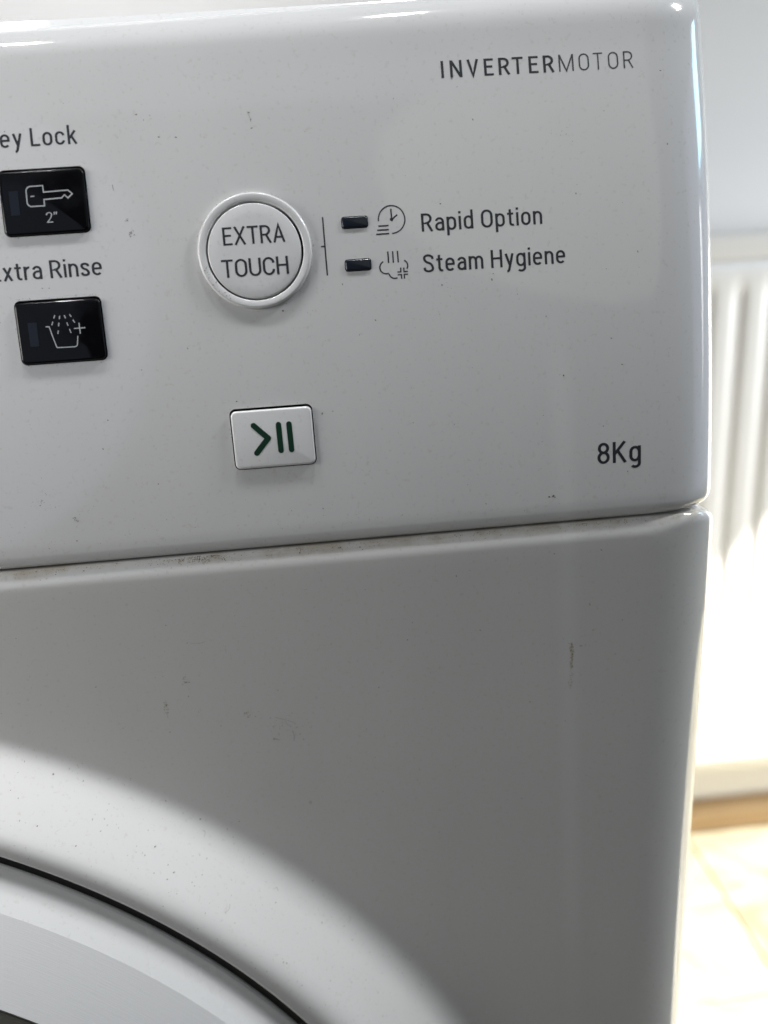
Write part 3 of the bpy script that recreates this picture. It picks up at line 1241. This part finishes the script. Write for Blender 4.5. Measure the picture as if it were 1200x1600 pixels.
lathe('door_glass', [(inn[-1][0], inn[-1][1]), (0.12, inn[-1][1] - 0.006), (0.06, inn[-1][1] - 0.010), (0.0005, inn[-1][1] - 0.011)], M_BLACK, door, 60)

# ------------------------------------------------------------------ cabinet
zt = face(0, 0.0006 + HP + 0.0095).z
b = MB()
b.box((XL + 0.0025, 0.050, 0.03), (XR - 0.0025, 0.56, ZS + 0.10), 0.004)
b.build('cabinet', M_CABINET, wm, 40)
b = MB()
b.box((XL, 0.0755, ZS + 0.101), (XR, 0.575, zt - 0.001), 0.006)
b.build('worktop', M_CABINET, wm, 40)
b = MB()
b.box((XL + 0.012, 0.012, 0.03), (XR - 0.012, 0.0495, 0.0835), 0.004)
b.build('plinth', M_CABINET, wm, 40)
for sx_ in (XL + 0.05, XR - 0.05):
    for sy_ in (0.09, 0.50):
        b = MB()
        b.cyl((sx_, sy_, 0.001), (sx_, sy_, 0.031), 0.02)
        b.build('foot', M_SEAL, wm, 40)


# ------------------------------------------------------------------ dirt
def low(x, z, h):
    """point on the lower front; z relative to the camera height, mm"""
    X, Z = x / 1000, z / 1000 + ZC
    th = math.atan2(Z - DC.z, X - DC.x)
    r_ = math.hypot(X - DC.x, Z - DC.z)
    rf = foot(th)
    t = (r_ - R_CREST) / (rf - R_CREST)
    if t >= 1:
        return Vector((X, -h / 1000, Z))
    y = -HB_ * hgt(t)
    sl = HB_ * (hgt(t - 0.01) - hgt(t + 0.01)) / (0.02 * (rf - R_CREST))
    l = math.hypot(1, sl)
    nr = sl / l
    return Vector((X + math.cos(th) * nr * h / 1000, y - h / 1000 / l, Z + math.sin(th) * nr * h / 1000))


def lip(x, q, h):
    """point on the rolled top edge of the lower front; q = mm down from the seam, along z"""
    q = min(max(q, 0.15), 5.1)
    c_ = 1 - q / 5.2
    a = math.asin(c_)
    y = 2.4 * (1 - math.cos(a))
    return Vector((x / 1000, (y - h * math.cos(a) ** 0.5) / 1000, ZS - 0.0004 - (q - h * math.sin(a)) / 1000))


class Dirt:
    def __init__(s):
        s.b = MB()
        s.k = 0

    def fleck(s, fn, x, y, r_, asp=1.0, rot=None):
        n = random.randint(5, 7)
        rot = random.uniform(0, 6.28) if rot is None else rot
        s.k += 1
        h = 0.02 + 0.002 * (s.k % 7)
        pts = []
        for i in range(n):
            t = 2 * math.pi * i / n
            rr_ = r_ * random.uniform(0.55, 1.15)
            u, v = rr_ * math.cos(t) * asp, rr_ * math.sin(t)
            pts.append(fn(x + u * math.cos(rot) - v * math.sin(rot), y + u * math.sin(rot) + v * math.cos(rot), h))
        s.b.add(pts, [tuple(range(n))])

    def hair(s, fn, pts, w_):
        vs, fs = ribbon(spline(pts, 6), w_)
        s.k += 1
        s.b.add([fn(x, y, 0.02 + 0.002 * (s.k % 7)) for x, y in vs], fs)

    def build(s, name, m):
        o = s.b.build(name, m, wm)
        o['kind'] = 'stuff'
        return o


dk, gr, tn, scf, drp, scr = Dirt(), Dirt(), Dirt(), Dirt(), Dirt(), Dirt()


def free_of_print(x, v):
    for (cx_, cv, w_, h_) in (KEYB, RINB, START):
        if abs(x - cx_) < w_ / 2 + 1 and abs(v - cv) < h_ / 2 + 1:
            return False
    return math.hypot(x - RING[0], v - RING[1]) > 14.3


# loose specks all over the control panel and the lower front
for _ in range(75):
    x, v = random.uniform(-92, 86), random.uniform(5, 122)
    if free_of_print(x, v):
        (gr if random.random() < 0.75 else scf).fleck(mm, x, v, random.choice((0.07, 0.08, 0.1, 0.12, 0.16)), random.uniform(1, 2.2))
for _ in range(7):
    x, v = random.uniform(-92, 86), random.uniform(5, 122)
    if free_of_print(x, v):
        dk.fleck(mm, x, v, random.choice((0.1, 0.13, 0.17)), 1.5)
for _ in range(260):
    x, z = random.uniform(-115, 75), random.uniform(-240, -74)
    if math.hypot(x / 1000 - DC.x, z / 1000 + ZC - DC.z) > R_CREST + 0.002:
        (gr if random.random() < 0.5 else scf).fleck(low, x, z, random.choice((0.06, 0.08, 0.1, 0.12, 0.15)), random.uniform(1, 2.2))
for _ in range(360):                                # dust settles on the upward slope of the collar
    t = R(random.uniform(25, 85))
    r_ = random.uniform(R_CREST + 0.001, foot(t))
    x, z = (DC.x + r_ * math.cos(t)) * 1000, (DC.z - ZC + r_ * math.sin(t)) * 1000
    (gr if random.random() < 0.4 else scf).fleck(low, x, z, random.choice((0.05, 0.07, 0.08, 0.1, 0.14)), random.uniform(1, 2))
for _ in range(16):
    t = R(random.uniform(30, 70))
    r_ = random.uniform(R_CREST + 0.001, foot(t))
    dk.fleck(low, (DC.x + r_ * math.cos(t)) * 1000, (DC.z - ZC + r_ * math.sin(t)) * 1000, random.choice((0.1, 0.14, 0.2)), 1.5)
# dust caught round the buttons and along the foot of the control panel
for (cx_, cv, w_, h_) in (KEYB, RINB, START):
    for _ in range(46):
        t = random.random()
        sd = random.choice((-1, 1))
        if random.random() < 0.6:
            x, v = cx_ + (t - 0.5) * w_, cv + sd * (h_ / 2 + abs(random.gauss(0.12, 0.22)))
        else:
            x, v = cx_ + sd * (w_ / 2 + abs(random.gauss(0.12, 0.22))), cv + (t - 0.5) * h_
        random.choice((gr, scr, drp, scf)).fleck(mm, x, v, random.choice((0.05, 0.07, 0.10)), random.uniform(1, 2))
for _ in range(70):
    t = random.uniform(0, 2 * math.pi)
    r_ = 13.55 + abs(random.gauss(0.1, 0.25))
    random.choice((gr, scr, drp, scf)).fleck(mm, RING[0] + r_ * math.cos(t), RING[1] + r_ * math.sin(t), random.choice((0.05, 0.07, 0.10)), random.uniform(1, 2))
for _ in range(130):
    random.choice((scr, drp, scf, gr)).fleck(mm, random.uniform(-95, 82), 4.5 + abs(random.gauss(0, 3.5)), random.choice((0.05, 0.07, 0.09)), random.uniform(1, 2))
for cx_, cv in ((-73, 17), (-64, 12), (30, 62), (-40, 104), (-8, 60), (60, 96)):     # smudges of several specks
    for _ in range(13):
        scf.fleck(mm, random.gauss(cx_, 2.5), random.gauss(cv, 1.6), random.choice((0.05, 0.07, 0.10)), random.uniform(1, 2.5))
# grime lodged along the seam
for _ in range(230):
    x = random.uniform(-100, 92)
    q = abs(random.gauss(0, 0.7)) + 0.2
    (tn if random.random() < 0.9 else dk).fleck(lip, x, q, random.choice((0.05, 0.06, 0.08)), random.uniform(1, 2.5))
for cxx, n_, sp_ in ((-36.0, 170, 3.6), (-45, 40, 3), (-12, 22, 1.8), (-4, 12, 1.5), (30, 30, 5), (63, 18, 3), (72, 22, 5), (-72, 25, 6), (5, 20, 6)):
    for _ in range(n_):
        q = abs(random.gauss(0.3, 0.7)) + 0.3
        (tn if random.random() < 0.88 else dk).fleck(lip, random.gauss(cxx, sp_), q, random.choice((0.05, 0.07, 0.10)), random.uniform(1, 2.5))
for x, q, r_ in ((-12.0, 1.4, 0.17), (-1.5, 1.0, 0.2), (3.5, 1.3, 0.16), (4.2, 1.9, 0.14), (-37.5, 0.9, 0.2)):
    dk.fleck(lip, x, q, r_, 1.2)
# marks that catch the eye on the lower front
for k in range(60):                                 # brown drip beside the painted pale sheen
    f = random.random() ** 1.3
    z = -102.0 - 7.5 * f
    (drp if random.random() < 0.85 else tn).fleck(low, 59.2 + random.gauss(0, 0.35 * (1 - 0.5 * f)), z, random.choice((0.12, 0.16, 0.2)), random.uniform(1, 1.8))
for k in range(24):
    f = random.random()
    (scr if k % 2 else drp).fleck(low, 59.2 + random.gauss(0, 0.28), -110 - 6 * f, random.choice((0.06, 0.09, 0.12)), 1.6)
for (x, z, n_, sx_, sz_) in ((-51.8, -109.2, 26, 0.32, 0.75), (-51.9, -111.6, 5, 0.2, 0.6), (-45.7, -102.7, 14, 0.5, 0.22), (-45.9, -101.2, 4, 0.5, 0.3), (-31.2, -113.7, 14, 0.42, 0.3), (-30.4, -114.6, 3, 0.3, 0.2), (-24.3, -122.8, 8, 0.3, 0.3), (-16.3, -144.6, 6, 0.3, 0.25), (64.0, -90.9, 5, 0.3, 0.3), (65.3, -98.5, 4, 0.25, 0.2), (62.0, -103.0, 5, 0.4, 0.3)):
    for _ in range(n_):
        random.choice((tn, drp, scr)).fleck(low, random.gauss(x, sx_), random.gauss(z, sz_), random.choice((0.07, 0.10, 0.15)), random.uniform(1, 2))
    (tn if n_ > 9 else scr).fleck(low, x, z, 0.16, 1.3)
scr.hair(low, [(-23.3, -116.0), (-21.5, -116.7), (-19.5, -117.5), (-17.8, -118.7)], 0.10)
scr.hair(low, [(-19.0, -120.6), (-18.7, -122.2), (-18.9, -124.0)], 0.13)
scr.hair(low, [(-20.8, -117.3), (-20.2, -118.6), (-19.4, -119.0)], 0.07)
scr.hair(low, [(-42.8, -91.3), (-40.6, -91.6), (-38.9, -91.2)], 0.07)
for _ in range(45):
    scf.fleck(low, random.gauss(-21, 3.4), random.gauss(-120, 2.6), random.choice((0.06, 0.09, 0.13)), random.uniform(1, 2.5))
for (x, z, a_) in ((-42, -168, 0.2), (-47, -151, 1.2), (-28, -171, 2.0), (-9, -188, 0.7), (8, -206, 1.9), (14, -198, 0.4)):
    scr.hair(low, [(x, z), (x + 1.1 * math.cos(a_), z + 1.1 * math.sin(a_)), (x + 1.7 * math.cos(a_ + 0.5), z + 1.7 * math.sin(a_ + 0.5))], 0.09)
# marks on the control panel
for (x, v, r_, n_) in ((53.0, 7.7, 0.22, 1), (54.1, 7.8, 0.26, 1), (54.5, 7.5, 0.2, 1), (57.6, 38.1, 0.24, 1), (29.4, 81.0, 0.22, 1), (-23.6, 37.9, 0.2, 1), (-10.4, 58.6, 0.2, 1), (-66.7, 6.6, 0.18, 1)):
    dk.fleck(mm, x, v, r_, 1.4)
for (x, v) in ((-14.2, 104.6), (-13.9, 102.9), (-13.8, 101.0), (62.6, 81.4), (85.1, 109), (85.8, 91.7), (-35.5, 100.2), (-40.2, 105.6), (-31.6, 99.9), (40.8, 62.5), (-3.1, 33.4), (28.5, 62.0)):
    gr.fleck(mm, x, v, 0.2, 1.6)
gr.hair(mm, [(-47.3, 90.0), (-47.2, 89.2), (-47.15, 88.7)], 0.16)
for (x, v, n_) in ((-44.6, 81.7, 6), (-43.9, 78.9, 8), (-44.4, 78.4, 4), (-73.5, 17, 6), (-66, 12, 10)):
    for _ in range(n_):
        gr.fleck(mm, random.gauss(x, 0.35), random.gauss(v, 0.3), random.choice((0.07, 0.1, 0.14)), 1.7)
gr.hair(mm, [(-14.6, 104.9), (-14.1, 103.6), (-13.9, 102.4)], 0.06)
for _ in range(26):                                 # greasy specks on the collar of the round button
    t = R(random.uniform(190, 240))
    r_ = random.uniform(11.7, 13.0)
    scf.fleck(lambda x, v, h: mm(x, v, h + 0.97), RING[0] + r_ * math.cos(t), RING[1] + r_ * math.sin(t), random.choice((0.06, 0.1, 0.14)), 1.5)


dk.build('dirt_specks', M_DIRT)
gr.build('dust_specks', M_DIRT2)
tn.build('seam_grime', M_DIRT3)
scf.build('pale_specks', M_SCUFF)
drp.build('dried_drip', M_DRIP)
scr.build('scratches', M_SCRATCH)
